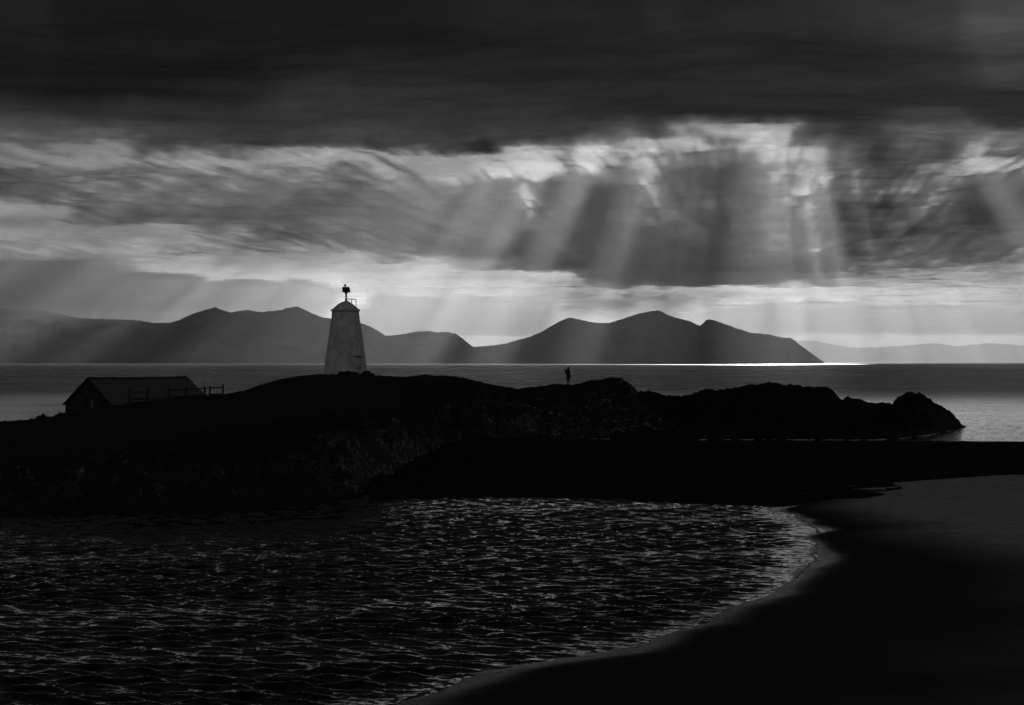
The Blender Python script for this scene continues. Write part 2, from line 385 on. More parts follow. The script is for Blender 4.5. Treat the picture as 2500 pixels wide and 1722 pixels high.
# ------------------------------------------------------------------ sea
def fan(xs, Yrows):
    """points spread along sight lines: xs photo columns, Yrows (rows, cols) distances"""
    X = (xs[None, :] - CX) / F * Yrows
    return X, Yrows
XS_TAB = [(15, -8), (30, -4.5), (37.8, -2.9), (42, -0.3), (44.2, 2.0), (49, 4.9), (57, 8.2), (65.2, 10.5), (77.2, 12.7), (81.2, 12.75), (87.4, 12.9), (92, 13.6), (110, 16)]
def sea():
    ypx = np.concatenate([np.arange(2600, 1800, -40), np.arange(1790, 1190, -1.0), np.arange(1190, 1010, -2.5), np.arange(1010, 889, -2.0)])
    Yr = H * F / (ypx - HY)
    Yr = np.concatenate([[-900, -60, 4], Yr, [12000, 18000, 27000, 39500, 54500]])
    xs = np.concatenate([[-30000, -9000, -3000, -1200], np.linspace(-300, 2150, 720), np.linspace(2160, 2850, 60), [3700, 5500, 11500, 32500]])
    Yg = np.repeat(Yr[:, None], len(xs), 1)
    X = (xs[None, :] - CX) / F * np.maximum(Yg, 30)
    X[:, 0] = -38000; X[:, -1] = 38000
    rng = np.random.default_rng(3)
    Z = np.zeros_like(X)
    for k in range(26):
        lam = 0.29 * 1.16 ** k * rng.uniform(0.9, 1.1)
        if lam > 1.25: break
        th = R(250) + rng.normal(0, 0.75); kx, ky = math.cos(th), math.sin(th)
        amp = 0.0168 * lam ** 0.92
        fade = 1 / (1 + (Yg / (lam * 170)) ** 4)
        Z += amp * fade * np.sin(2 * np.pi * (X * kx + Yg * ky) / lam + rng.uniform(0, 6.3) + 1.5 * fbm(X / (4 * lam), Yg / (4 * lam), 2))
    Z *= 0.72 + 0.75 * sstep(-0.45, 0.45, fbm((X * 0.92 + Yg * 0.38) / 22, (Yg * 0.92 - X * 0.38) / 5.5, 4))
    xsh = np.interp(Yg, [t[0] for t in XS_TAB], [t[1] for t in XS_TAB]); Z *= np.where(Yg < 120, sstep(-0.3, 2.5, xsh - X), 1)
    Z[0:3] = 0; Z[-5:] = 0; Z[:, :4] = 0; Z[:, -4:] = 0
    o = grid_mesh('sea', np.stack([X, Yg, Z], -1), M['water']); tag(o, kind='structure')
sea()

# ------------------------------------------------------------------ far mountains
def mountains(name, prof, Ydist, depth, seed, mat_):
    p = np.array(prof, float)
    xs = np.arange(p[0, 0], p[-1, 0] + 1, 3.0)
    yp = np.interp(xs, p[:, 0], p[:, 1]) + fbm(xs / 14 + seed, xs * 0 + seed, 4) * 1.7
    top = np.maximum((HY - yp) * Ydist / F + H, 0)
    t = np.concatenate([np.linspace(-1, 0, 40), np.linspace(0, 1, 14)[1:]])
    Y = Ydist + t[:, None] * depth * (0.55 + 0.45 * np.clip(top[None, :] / 450, 0, 1))
    X = (xs[None, :] - CX) / F * np.where(t[:, None] <= 0, Y, Y)
    f = np.where(t <= 0, (1 + t) ** 0.85, (1 - t) ** 1.2)[:, None]
    Z = top[None, :] * f
    rg = ridged(X / 900 + seed, Y / 1500 + seed, 4)
    Z = Z + rg * top[None, :] * 0.22 * np.sin(np.pi * np.clip(f, 0, 1)) - 3 * (f < 0.02)
    o = grid_mesh(name, np.stack([X, Y, Z], -1), mat_); tag(o, kind='structure')
A = [(-420, 800), (-200, 770), (-60, 752), (40, 755), (83, 757), (105, 758), (140, 765), (180, 775), (230, 779), (300, 780), (340, 783), (380, 789), (418, 788), (440, 780), (470, 767),
     (500, 757), (526, 750), (540, 756), (562, 764), (580, 760), (600, 757), (635, 762), (670, 759), (690, 756), (700, 752), (726, 749), (745, 757), (780, 773), (808, 778),
     (860, 784), (880, 789), (900, 796), (920, 806), (939, 819), (970, 818), (1000, 813), (1025, 809), (1045, 808), (1070, 812), (1095, 811), (1112, 815), (1130, 827), (1155, 847), (1185, 868), (1215, 886)]
B = [(1040, 886), (1090, 862), (1155, 847), (1190, 845), (1230, 840), (1260, 832), (1300, 820), (1330, 806), (1360, 788), (1390, 775), (1440, 786), (1460, 789), (1490, 788), (1510, 782),
     (1540, 772), (1560, 765), (1590, 760), (1605, 757), (1625, 766), (1645, 775), (1680, 783), (1709, 796), (1716, 790), (1724, 782), (1732, 780), (1740, 781), (1760, 788), (1790, 799),
     (1835, 813), (1875, 816), (1910, 825), (1930, 824), (1950, 840), (1975, 858), (2000, 876), (2014, 886)]
C_ = [(1760, 886), (1850, 830), (1900, 820), (1950, 832), (1980, 832), (2030, 840), (2080, 849), (2130, 849), (2190, 845), (2240, 841), (2280, 838), (2300, 841), (2340, 846), (2370, 842), (2417, 838),
      (2520, 846), (2640, 835), (2800, 858), (2900, 886)]
C2 = [(2000, 886), (2060, 872), (2140, 862), (2200, 858), (2240, 857), (2252, 866), (2262, 886)]
mountains('mountain_range', A, 17500, 2600, 1.3, M['mountain'])
mountains('mountain_range', B, 19500, 2600, 5.1, M['mountain'])
mountains('mountain_range', C_, 46000, 4600, 8.7, M['mountain'])
mountains('mountain_range', C2, 40000, 1500, 3.9, M['mountain'])

# ------------------------------------------------------------------ near land
CREST = [(-300, 1040, 132), (-50, 1034, 134), (60, 1030, 135), (83, 1026, 135), (92, 1018, 135), (100, 1014, 135), (108, 1016, 135), (118, 1022, 135), (130, 1023, 135), (143, 1012, 136), (157, 1014, 137), (200, 1012, 138),
 (275, 1001, 139), (300, 991, 139), (316, 985, 139), (361, 981, 143), (412, 974, 148), (455, 969, 152), (499, 967, 158), (545, 964, 165), (560, 962, 167), (593, 955, 169), (637, 940, 172),
 (691, 926, 175), (734, 918, 176), (788, 914.5, 178), (843, 914.5, 178), (898, 915.5, 178), (928, 918, 178), (980, 921, 178), (1010, 919, 178), (1040, 914, 178), (1060, 918, 178), (1100, 919, 178), (1140, 925, 178),
 (1160, 931, 178), (1190, 938, 179), (1217, 943, 179), (1250, 948, 179), (1265, 950, 179), (1300, 945, 180), (1340, 941, 180), (1358, 938, 180), (1380, 941.5, 180), (1395, 941.5, 180), (1410, 938, 180), (1440, 931, 180),
 (1480, 928, 180), (1500, 924, 180), (1510, 924, 180), (1530, 932, 179), (1545, 944, 178), (1556, 959, 177), (1580, 985, 175), (1620, 1020, 173), (1660, 1055, 171), (1700, 1082, 170)]
SHORE = [(-300, 83), (83, 84), (600, 85.5), (850, 93), (950, 103), (1050, 120), (1150, 140), (1250, 162), (1300, 169), (1500, 170), (1600, 170), (1700, 169)]
def hill():
    xs = np.arange(-300, 1700, 2.2)
    yc = lerp_table(CREST, xs, 1); Yc = lerp_table(CREST, xs, 2); Ys = lerp_table(SHORE, xs, 1)
    yc = yc + (0.5 + 1.5 * (sstep(1380, 1460, xs) + 1 - sstep(150, 190, xs))) * (ridged(xs / 19, xs * 0 + 2.5, 4) * 1.1 + fbm(xs / 6, xs * 0, 3) * 0.9)
    k = np.ones(9) / 9; Yc = np.convolve(np.pad(Yc, 4, 'edge'), k, 'valid')
    zj = H - (yc - HY) * Yc / F
    sm = lambda v, n: np.convolve(np.pad(v, n // 2, 'edge'), np.ones(n) / n, 'valid')
    zc = sm(zj, 31); Ys = sm(sm(Ys, 61), 61)
    s = np.concatenate([np.linspace(-0.03, 0.3, 110), np.linspace(0.3, 1.0, 130)[1:], 1 + np.linspace(0, 1, 34)[1:]])
    S = s[:, None]
    Yb = 196.0 + 0 * Yc
    Y = np.where(S <= 1, Ys + S * (Yc - Ys), Yc + (S - 1) * (Yb - Yc) * 1.05)
    X = (xs[None, :] - CX) / F * Y
    left = (1 - sstep(900, 1120, xs))[None, :]
    # left: sea cliff then a grass slope; right: a steeper rock face
    fl = np.where(S < 0, S * 6, 0.46 * sstep(0, 0.14, S) ** 0.8 + 0.54 * np.clip((S - 0.05) / 0.95, 0, 1) ** 1.0)
    fr = np.where(S < 0, S * 6, np.clip(S, 0, 1) ** 0.85)
    f = fl * left + fr * (1 - left)
    back = np.clip(1 - (S - 1) ** 1.5 * 1.25, -0.3, 1)
    f = np.where(S > 1, back, f)
    Z = zc[None, :] * f
    Z = Z + (zj - zc)[None, :] * np.where(S < 1, sstep(0.90, 1.0, S), 1 - sstep(1.0, 1.25, S))
    inner = sstep(0.0, 0.05, S) * (1 - 0.88 * sstep(0.86, 1.0, S))
    cliff = np.where(S < 1, (1 - sstep(0.2, 0.45, S)) * left + (1 - sstep(0.75, 1.0, S)) * (1 - left), 0.0)
    Z = Z + inner * (cliff * (0.55 * ridged(X / 3.2, Y / 4.5, 5) + 0.35 * fbm(X / 6, Y / 6, 3)) + 0.30 * fbm(X / 7 + 3, Y / 11, 4) + 0.07 * fbm(X / 0.9, Y / 1.4, 4) * (0.4 + cliff))
    # rough, uneven skyline: rocks and tussocks along the crest
    near = np.exp(-((S - 1) / 0.05) ** 2)
    rocky = 0.09 + 0.16 * (sstep(1380, 1520, xs) + (1 - sstep(150, 190, xs)))[None, :]
    Z = Z + near * rocky * (ridged(X / 0.9, Y / 2.5, 4))
    # ground falls towards the cottage behind the rise
    o = grid_mesh('hill', np.stack([X, Y, Z], -1), M['hill']); tag(o, kind='structure')
    return xs, X, Y, Z
HX = hill()
def ground(x_px, Yq):
    xs, X, Y, Z = HX
    j = int(np.clip(np.searchsorted(xs, x_px), 0, len(xs) - 1))
    return float(np.interp(Yq, Y[:, j], Z[:, j]))

CREST2 = [(1500, 990), (1540, 962), (1560, 957.5), (1580, 957), (1600, 960), (1625, 967), (1645, 971), (1665, 969), (1680, 967), (1700, 960), (1716, 956), (1730, 952), (1745, 955), (1765, 954), (1785, 949), (1800, 946), (1820, 944), (1840, 940),
 (1870, 937), (1895, 936), (1910, 940), (1940, 941), (1960, 945), (1990, 948), (2005, 946), (2020, 950), (2032, 953), (2045, 966), (2057, 977), (2063, 975), (2070, 971), (2078, 976), (2090, 977), (2110, 980), (2120, 986), (2135, 988), (2160, 989), (2178, 987.5),
 (2183, 979), (2190, 974), (2200, 966), (2215, 960), (2225, 958), (2235, 961), (2245, 962), (2256, 966), (2262, 975), (2272, 978), (2285, 986), (2297, 993), (2310, 1002), (2320, 1008), (2330, 1018), (2338, 1026), (2345, 1034), (2351, 1043), (2362, 1050)]
def headland():
    xs = np.arange(1500, 2363, 1.8)
    yc = lerp_table(CREST2, xs, 1) - 4.4 * ridged(xs / 21, xs * 0 + 7.5, 5) + fbm(xs / 7, xs * 0 + 3, 3) * 1.6
    Ys = np.interp(xs, [1500, 2120, 2190, 2270, 2330, 2352, 2363], [168, 168, 170, 179, 193, 199, 200.5])
    Yc = np.interp(xs, [1500, 1700, 2000, 2200, 2300, 2352, 2363], [192, 195, 197, 195, 197.5, 201.5, 202])
    zj = np.maximum(H - (yc - HY) * Yc / F, -0.2)
    zc = np.minimum(np.convolve(np.pad(zj, 10, 'edge'), np.ones(21) / 21, 'valid'), zj + 0.6)
    s = np.concatenate([np.linspace(-0.04, 1, 120), 1 + np.linspace(0, 1, 40)[1:]])[:, None]
    Y = np.where(s <= 1, Ys + s * (Yc - Ys), Yc + (s - 1) * 26 * np.clip(zc / 3, 0.1, 1))
    X = (xs[None, :] - CX) / F * Y
    f = np.where(s < 0, s * 8, np.where(s <= 1, np.clip(s, 0, 1) ** 0.75, 1 - 1.15 * (s - 1) ** 1.3))
    Z = zc[None, :] * f
    Z = Z + (zj - zc)[None, :] * np.where(s < 1, sstep(0.6, 1.0, s), 1 - sstep(1.0, 1.4, s))
    inner = sstep(0, 0.06, s) * (1 - sstep(0.85, 1.0, s))
    Z = Z + inner * np.clip(zc / 2.5, 0, 1) * (0.55 * ridged(X / 3.0 + 9, Y / 4.5, 5) + 0.3 * fbm(X / 6, Y / 8, 3))
    Z = Z + np.exp(-((s - 1) / 0.06) ** 2) * 0.15 * ridged(X / 0.8 + 4, Y / 2.0, 4)
    o = grid_mesh('rocky_headland', np.stack([X, Y, Z], -1), M['rock']); tag(o, kind='structure')
headland()

def shingle_bank():
    xs = np.arange(900, 2900, 3.0)
    yc = np.interp(xs, [900, 1000, 1100, 1500, 1900, 2417, 2900], [1046, 1056, 1064, 1074, 1076, 1078, 1081])
    Yc = 143 + 2.5 * fbm(xs / 120, xs * 0, 3); yc = yc + 1.6 * fbm(xs / 45, xs * 0 + 4, 5, 0.6)
    zc = H - (yc - HY) * Yc / F
    ysh = np.interp(xs, [900, 1000, 1300, 1700, 1900, 2417, 2900], [1231, 1221, 1216, 1233, 1238, 1214, 1200])
    Ys = np.where(xs < 1880, H * F / (ysh - HY), (H - 0.35 * sstep(1880, 2417, xs)) * F / (ysh - HY))
    s = np.concatenate([np.linspace(-0.03, 1, 130), 1 + np.linspace(0, 1, 30)[1:]])[:, None]
    Y = np.where(s <= 1, Ys + s * (Yc - Ys), Yc + (s - 1) * 22)
    X = (xs[None, :] - CX) / F * Y
    f = np.where(s < 0, s * 10, np.where(s <= 1, 0.16 * sstep(0, 0.05, s) + 0.84 * np.clip(s, 0, 1) ** 1.2, 1 - 1.7 * (s - 1) ** 1.2))
    Z = zc[None, :] * f + 0.25 * sstep(1880, 2200, xs)[None, :] * (1 - np.clip(s, 0, 1))
    inner = sstep(-0.01, 0.05, s) * (1 - 0.8 * sstep(0.9, 1.0, s))
    Z = Z + inner * (0.16 * ridged(X / 2.0, Y / 3, 5) + 0.12 * fbm(X / 7, Y / 7, 3)) - 0.05 * inner
    o = grid_mesh('shingle_bank', np.stack([X, Y, Z], -1), M['bank']); tag(o, kind='structure')
shingle_bank()

def beach():
    Yr = np.linspace(-30, 101, 170)
    off = np.concatenate([np.linspace(-6, 8, 80), np.linspace(8, 90, 50)[1:]])
    Y, O = np.meshgrid(Yr, off, indexing='ij')
    Xs = np.interp(Y, [t[0] for t in XS_TAB], [t[1] for t in XS_TAB])
    Xs = Xs + 0.9 * fbm(Y / 5.0, Y * 0, 4)
    X = Xs + O
    k = np.interp(Y, [40, 62, 85], [0.010, 0.018, 0.07])
    Z = np.where(O < 0, O * 0.05, 0.02 * np.clip(O, 0, 1.5) + k * np.clip(O, 0, 12) + 0.006 * np.clip(O - 12, 0, 100))
    Z = Z + 0.012 * fbm(X / 5, Y / 6, 4) + 0.004 * fbm(X / 0.5, Y / 0.9, 3)
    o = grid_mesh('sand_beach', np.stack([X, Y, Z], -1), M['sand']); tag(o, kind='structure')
    def foam_line(pts, label, wmax, off, cut):
        """ragged strip of foam lying on the water along a shore line"""
        p = np.array(pts, float); n_ = 420
        d_ = np.concatenate([[0], np.cumsum(np.hypot(*np.diff(p, axis=0).T))]); u = np.linspace(0, d_[-1], n_)
        fx = np.interp(u, d_, p[:, 0]); fy = np.interp(u, d_, p[:, 1]); kk = np.ones(41) / 41
        fx = np.convolve(np.pad(fx, 20, 'edge'), kk, 'valid'); fy = np.convolve(np.pad(fy, 20, 'edge'), kk, 'valid')
        fx = fx + 0.22 * fbm(u / 1.4 + off, u * 0, 3); fy = fy + 0.3 * fbm(u / 1.1 + off, u * 0 + 3, 3)
        wd = wmax * np.clip(fbm(u / 1.3 + off, u * 0 + 8, 4) + cut, 0.02, 1)
        P = np.stack([np.stack([fx + o * wd, fy - o * wd * 0.8, 0 * u + h], -1) for o, h in ((-1, 0.012), (-0.4, 0.03), (0.3, 0.034), (1, 0.014))], 0)
        tag(grid_mesh('foam', P, M['foam']), label, 'foam', kind='stuff')
    shore = [(np.interp(y, [t[0] for t in XS_TAB], [t[1] for t in XS_TAB]) + 0.15, y) for y in np.linspace(90, 60, 40)]
    foam_line(shore, 'thin broken line of foam along the edge of the sand', 0.16, 1.0, 0.12)
    wave = [((x - CX) / F * H * F / (y - HY), H * F / (y - HY)) for x, y in ((1600, 1236), (1668, 1246), (1725, 1262), (1775, 1285), (1822, 1312), (1850, 1345))]
    foam_line(wave, 'small curling wave breaking just off the sand', 0.22, 5.0, 0.2)
beach()

def rock_foam():
    xs = np.arange(1290, 2330, 2.0)
    Yf = np.interp(xs, [1290, 1500, 1690, 1700, 2120, 2190, 2270, 2330], [168.6, 169.6, 168.8, 167.6, 167.6, 169.6, 178.6, 192.6]) + 0.25 * fbm(xs / 30, xs * 0, 3)
    X = (xs - CX) / F * Yf
    a = np.clip(0.45 + fbm(xs / 40, xs * 0 + 6, 5, 0.65) * 0.9, 0.1, 1)
    P = np.stack([np.stack([X, Yf + o, 0.10 * a * h - 0.03], -1) for o, h in ((-0.5, 0.0), (-0.2, 0.8), (0.0, 1.0), (0.25, 0.7), (0.6, 0.0))], 0)
    f = grid_mesh('foam', P, M['foam']); tag(f, 'thin broken white line of surf at the foot of the rocks', 'foam', kind='stuff')
rock_foam()

# ------------------------------------------------------------------ haze: the air under the cloud
def haze():
    bm = bmesh.new()
    box(bm, (0, 25500, 578), (79000, 59000, 1164))
    m, t = mat('haze')
    v = t.n('ShaderNodeVolumePrincipled', i={'Color': (0.92, 0.92, 0.92, 1), 'Density': 2.9e-5, 'Anisotropy': 0.70})
    finish(t, None, v.outputs[0])
    m.volume_intersection_method = 'FAST' if hasattr(m, 'volume_intersection_method') else None
    try: m.cycles.homogeneous_volume = True
    except Exception: pass
    o = bm_obj('haze', bm, m); tag(o, 'pale sea haze under the clouds', 'haze', kind='stuff')
    o.display_type = 'WIRE'
haze()
#__OBJECTS__
# ------------------------------------------------------------------ lighthouse
def at(px, py, Y):
    return Vector(((px - CX) / F * Y, Y, H - (py - HY) * Y / F))
def lighthouse():
    Y0 = 180.0
    base = at(843.5, 916.5, Y0)
    k = Y0 / F
    L = empty('lighthouse', (base.x, base.y, base.z - 0.25))
    tag(L, 'whitewashed round tapering lighthouse tower on top of the grassy hill', 'lighthouse')
    zt = 0.25 + (916.5 - 758) * k; rb, rt = 54.8 * k, 32.2 * k
    # rough rubble tower
    seg, rows = 120, 110
    zz = np.linspace(-0.4, zt, rows); ang = np.linspace(0, 2 * np.pi, seg, endpoint=False)
    Zg, Ag = np.meshgrid(zz, ang, indexing='ij')
    prof = rb + (rt - rb) * np.clip(Zg / zt, -0.1, 1)
    u = Ag * 2.0
    per = lambda f, sc, o: sum(perlin(np.cos(Ag) * prof * sc * 2**j + 9.1 * j + Zg * sc * 0.9 * 2**j, np.sin(Ag) * prof * sc * 2**j + Zg * sc * 1.3 * 2**j) * 0.5**j for j in range(o)) * f
    rr = prof + per(0.045, 1.0, 4) + 0.02 * np.abs(per(1.0, 2.4, 2))
    P = np.stack([np.cos(Ag) * rr, np.sin(Ag) * rr, Zg], -1)
    grid_mesh('tower', P, M['white'], wrap=True, parent=L)
    # rim course and domed cap
    bm = bmesh.new(); lathe(bm, [(rt - 0.05, zt - 0.10), (rt + 0.15, zt - 0.08), (rt + 0.17, zt + 0.02), (rt + 0.09, zt + 0.09), (rt - 0.1, zt + 0.1)], 64)
    for v in bm.verts: v.co += Vector((v.co.x, v.co.y, 0)).normalized() * random.uniform(-0.02, 0.02) + Vector((0, 0, random.uniform(-0.012, 0.012)))
    bm_obj('cap_rim', bm, M['white'], L, True)
    bm = bmesh.new(); lathe(bm, [(rt + 0.04, zt + 0.08), (rt - 0.16, zt + 0.26), (rt - 0.40, zt + 0.47), (rt - 0.64, zt + 0.66), (rt - 0.88, zt + 0.79), (rt - 1.08, zt + 0.86), (0.05, zt + 0.885)], 64)
    for v in bm.verts: v.co += Vector((random.uniform(-1, 1), random.uniform(-1, 1), random.uniform(-1, 1))) * 0.012
    bm_obj('domed_cap', bm, M['white'], L, True)
    ztop = zt + 0.87
    # mast with its foot, the light and the solar panel
    mx = (845.0 - 843.5) * k
    bm = bmesh.new()
    tube(bm, [(mx, 0, ztop - 0.1), (mx, 0, ztop + 1.02)], 0.085, 12); tube(bm, [(mx, 0, ztop - 0.05), (mx, 0, ztop + 0.10)], 0.17, 12)
    tube(bm, [(mx, 0, ztop + 0.72), (mx, 0, ztop + 0.90)], 0.125, 12)
    bm_obj('mast', bm, M['galv'], L)
    bm = bmesh.new()
    c = Vector((mx + 0.03, -0.02, ztop + 1.14))
    q = [Vector((-0.42, 0.10, 0.27)), Vector((0.27, -0.10, 0.27)), Vector((0.43, -0.34, -0.27)), Vector((-0.40, -0.02, -0.25))]
    nrm = (q[1] - q[0]).cross(q[3] - q[0]).normalized() * 0.05
    f = [bm.verts.new(c + p) for p in q]; g = [bm.verts.new(c + p + nrm) for p in q]
    bm.faces.new(f); bm.faces.new(g[::-1])
    for j in range(4): bm.faces.new((f[j], f[(j + 1) % 4], g[(j + 1) % 4], g[j]))
    pan = bm_obj('solar_panel', bm, M['panel'], L)
    bm = bmesh.new(); box(bm, (mx - 0.02, 0.08, ztop + 1.08), (0.46, 0.30, 0.42), None, 0.03); box(bm, (mx, 0.02, ztop + 0.86), (0.34, 0.22, 0.07), None, 0.01)
    bm_obj('battery_box', bm, M['metal'], L)
    lx = (842.3 - 843.5) * k
    bm = bmesh.new(); lathe(bm, [(0.05, 0), (0.05, 0.05), (0.11, 0.07), (0.12, 0.13), (0.10, 0.20), (0.07, 0.26), (0.03, 0.30)], 20)
    bmesh.ops.translate(bm, verts=bm.verts, vec=(lx, 0.05, ztop + 1.40)); bm_obj('lantern', bm, M['metal'], L, True)
    bm = bmesh.new(); tube(bm, [(lx, 0.05, ztop + 1.25), (lx, 0.05, ztop + 1.42)], 0.035, 8); bm_obj('lantern_stem', bm, M['metal'], L)
    # service railing reaching down the cap on the right
    bm = bmesh.new()
    zr = ztop + 0.22
    tube(bm, [(mx - 0.14, -0.05, zr - 0.02), (mx + 0.1, -0.05, zr + 0.03), (mx + 0.6, -0.12, zr), (mx + 0.98, -0.15, zr - 0.06)], 0.045, 6)
    tube(bm, [(mx - 0.1, -0.02, ztop + 0.03), (mx + 0.38, -0.06, ztop + 0.04)], 0.035, 6)
    bm_obj('handrail', bm, M['metal'], L)
    for xx, y_, z0, z1 in ((mx + 0.53, -0.12, zt + 0.58, zr), (mx + 0.97, -0.15, zt + 0.12, zr - 0.06)):
        bm = bmesh.new(); tube(bm, [(xx, y_, z0), (xx, y_, z1)], 0.036, 6); bm_obj('railing_post', bm, M['metal'], L)
    bm = bmesh.new(); tube(bm, [(mx + 0.45, -0.18, zt + 0.70), (mx + 0.98, -0.22, zt + 0.16)], 0.03, 6); bm_obj('lower_rail', bm, M['metal'], L)
    # door with stone surround, turned to the right of the front
    th = math.asin(33.0 / 52.5)
    dr = lambda z: rb + (rt - rb) * z / zt
    nx, ny = math.sin(th), -math.cos(th); tx, ty = math.cos(th), math.sin(th)
    rotm = Matrix(((tx, -nx, 0), (ty, -ny, 0), (0, 0, 1)))
    def dpos(s, out, z): r_ = rb - 0.42 + out; return Vector((nx * r_ + tx * s, ny * r_ + ty * s, z))
    zb = 0.25
    bm = bmesh.new(); box(bm, dpos(0, 0.26, zb + 0.86), (0.66, 0.10, 1.72), rotm, 0.01); door = bm_obj('door', bm, M['white'], L)
    door['label'] = 'pale plank door in a raised stone surround'
    for s in (-0.39, 0.39):
        bm = bmesh.new(); box(bm, dpos(s, 0.07, zb + 0.90), (0.13, 0.85, 1.90), rotm, 0.02); bm_obj('door_jamb', bm, M['white'], L)
    bm = bmesh.new(); box(bm, dpos(0, 0.08, zb + 1.90), (1.06, 0.95, 0.13), rotm, 0.025); bm_obj('lintel', bm, M['white'], L)
    bm = bmesh.new(); box(bm, dpos(0, 0.32, zb + 0.72), (0.60, 0.03, 0.05), rotm); bm_obj('door_rail', bm, M['wood'], door)
    bm = bmesh.new(); box(bm, dpos(0.22, 0.33, zb + 0.95), (0.05, 0.04, 0.14), rotm); bm_obj('handle', bm, M['metal'], door)
lighthouse()

# ------------------------------------------------------------------ cottage below the hill
def cottage():
    th = R(27.0)
    a0 = Vector((-34.4, 150.0, 5.72)); Lr = 13.2; hw = 2.57; drop = 2.16
    root = empty('stone_cottage', (a0.x, a0.y, 0.8), -th)    # local: +y along the ridge away, +x to the right eave
    tag(root, 'low dark stone cottage with slate roof half hidden behind the slope', 'cottage')
    zr = a0.z - 0.8; ze = zr - drop
    bm = bmesh.new()     # gable and side walls as one masonry shell
    prof = [(-hw + 0.12, -1.2), (hw - 0.12, -1.2), (hw - 0.12, ze + 0.02), (0, zr - 0.12), (-hw + 0.12, ze + 0.02)]
    v0 = [bm.verts.new((x, 0.10, z)) for x, z in prof]; v1 = [bm.verts.new((x, Lr - 0.10, z)) for x, z in prof]
    bm.faces.new(v0[::-1]); bm.faces.new(v1)
    for j in range(5): bm.faces.new((v0[j], v0[(j + 1) % 5], v1[(j + 1) % 5], v1[j]))
    wall = bm_obj('wall', bm, M['stone'], root)
    bm = bmesh.new(); box(bm, (0.35, 0.075, ze + 0.05), (0.30, 0.06, 0.62), None, 0.01); bm_obj('slit_window', bm, M['slate'], wall)
    # slate courses: each row a strip of slates, lapped over the row below
    sl = math.hypot(hw, drop); ux, uz = hw / sl, -drop / sl; n = 20; st = sl / n
    nx, nz = drop / sl, hw / sl
    for side in (1, -1):
        for i in range(n):
            bm = bmesh.new()
            w_ = 0.33; y = -0.06 - (0.16 if i % 2 else 0.0)
            while y < Lr + 0.06:
                y0 = max(y, -0.06) + 0.004; y1 = min(y + w_, Lr + 0.06) - 0.004
                y += w_
                if y1 - y0 < 0.03: continue
                t0 = i * st; t1 = (i + 1) * st + 0.05 + random.uniform(-0.012, 0.012)
                lift0, lift1 = 0.010, 0.034 + random.uniform(0, 0.012)
                sag = 0.05 * math.sin(math.pi * (y0 / Lr)) 
                pts = []
                for tt, lf in ((t0, lift0), (t1, lift1)):
                    for yy in (y0, y1):
                        for dn in (0.0, -0.02):
                            pts.append(bm.verts.new((side * (ux * tt + nx * (lf + dn)), yy, zr - sag + uz * tt + nz * (lf + dn))))
                a, b, c, d_, e, f, g, h = pts   # t0:y0(top,bot) y1(top,bot) t1:...
                for q in ((a, c, g, e), (b, f, h, d_), (e, g, h, f), (a, e, f, b), (c, d_, h, g), (a, b, d_, c)): bm.faces.new(q)
            bm_obj('slate_course', bm, M['slate'], root)
    bm = bmesh.new()
    tri = [(-0.14, -0.05), (-0.06, 0.08), (0.06, 0.08), (0.14, -0.05)]
    v0 = [bm.verts.new((x, -0.18, z)) for x, z in tri]; v1 = [bm.verts.new((x, 0.18, z)) for x, z in tri]
    bm.faces.new(v0[::-1]); bm.faces.new(v1)
    for j in range(4): bm.faces.new((v0[j], v0[(j + 1) % 4], v1[(j + 1) % 4], v1[j]))
    first = bm_obj('ridge_tile', bm, M['stone'], root)
    k = int(Lr / 0.42)
    for i in range(k):
        o = first if i == 0 else first.copy()
        if i: col.objects.link(o); o.parent = root
        yy = 0.12 + i * 0.42
        o.location = (0, yy, zr - 0.05 * math.sin(math.pi * yy / Lr) + random.uniform(0.0, 0.04)); o.rotation_euler = (random.uniform(-0.05, 0.05), random.uniform(-0.06, 0.06), 0)
        o.scale = (1, random.uniform(0.9, 1.08), random.uniform(0.85, 1.15))
    for side in (1, -1):
        bm = bmesh.new(); tube(bm, [(side * 0.02, -0.10, zr - 0.03), (side * (hw + 0.02), -0.10, ze - 0.03)], 0.05, 5); bm_obj('verge', bm, M['stone'], root)
cottage()

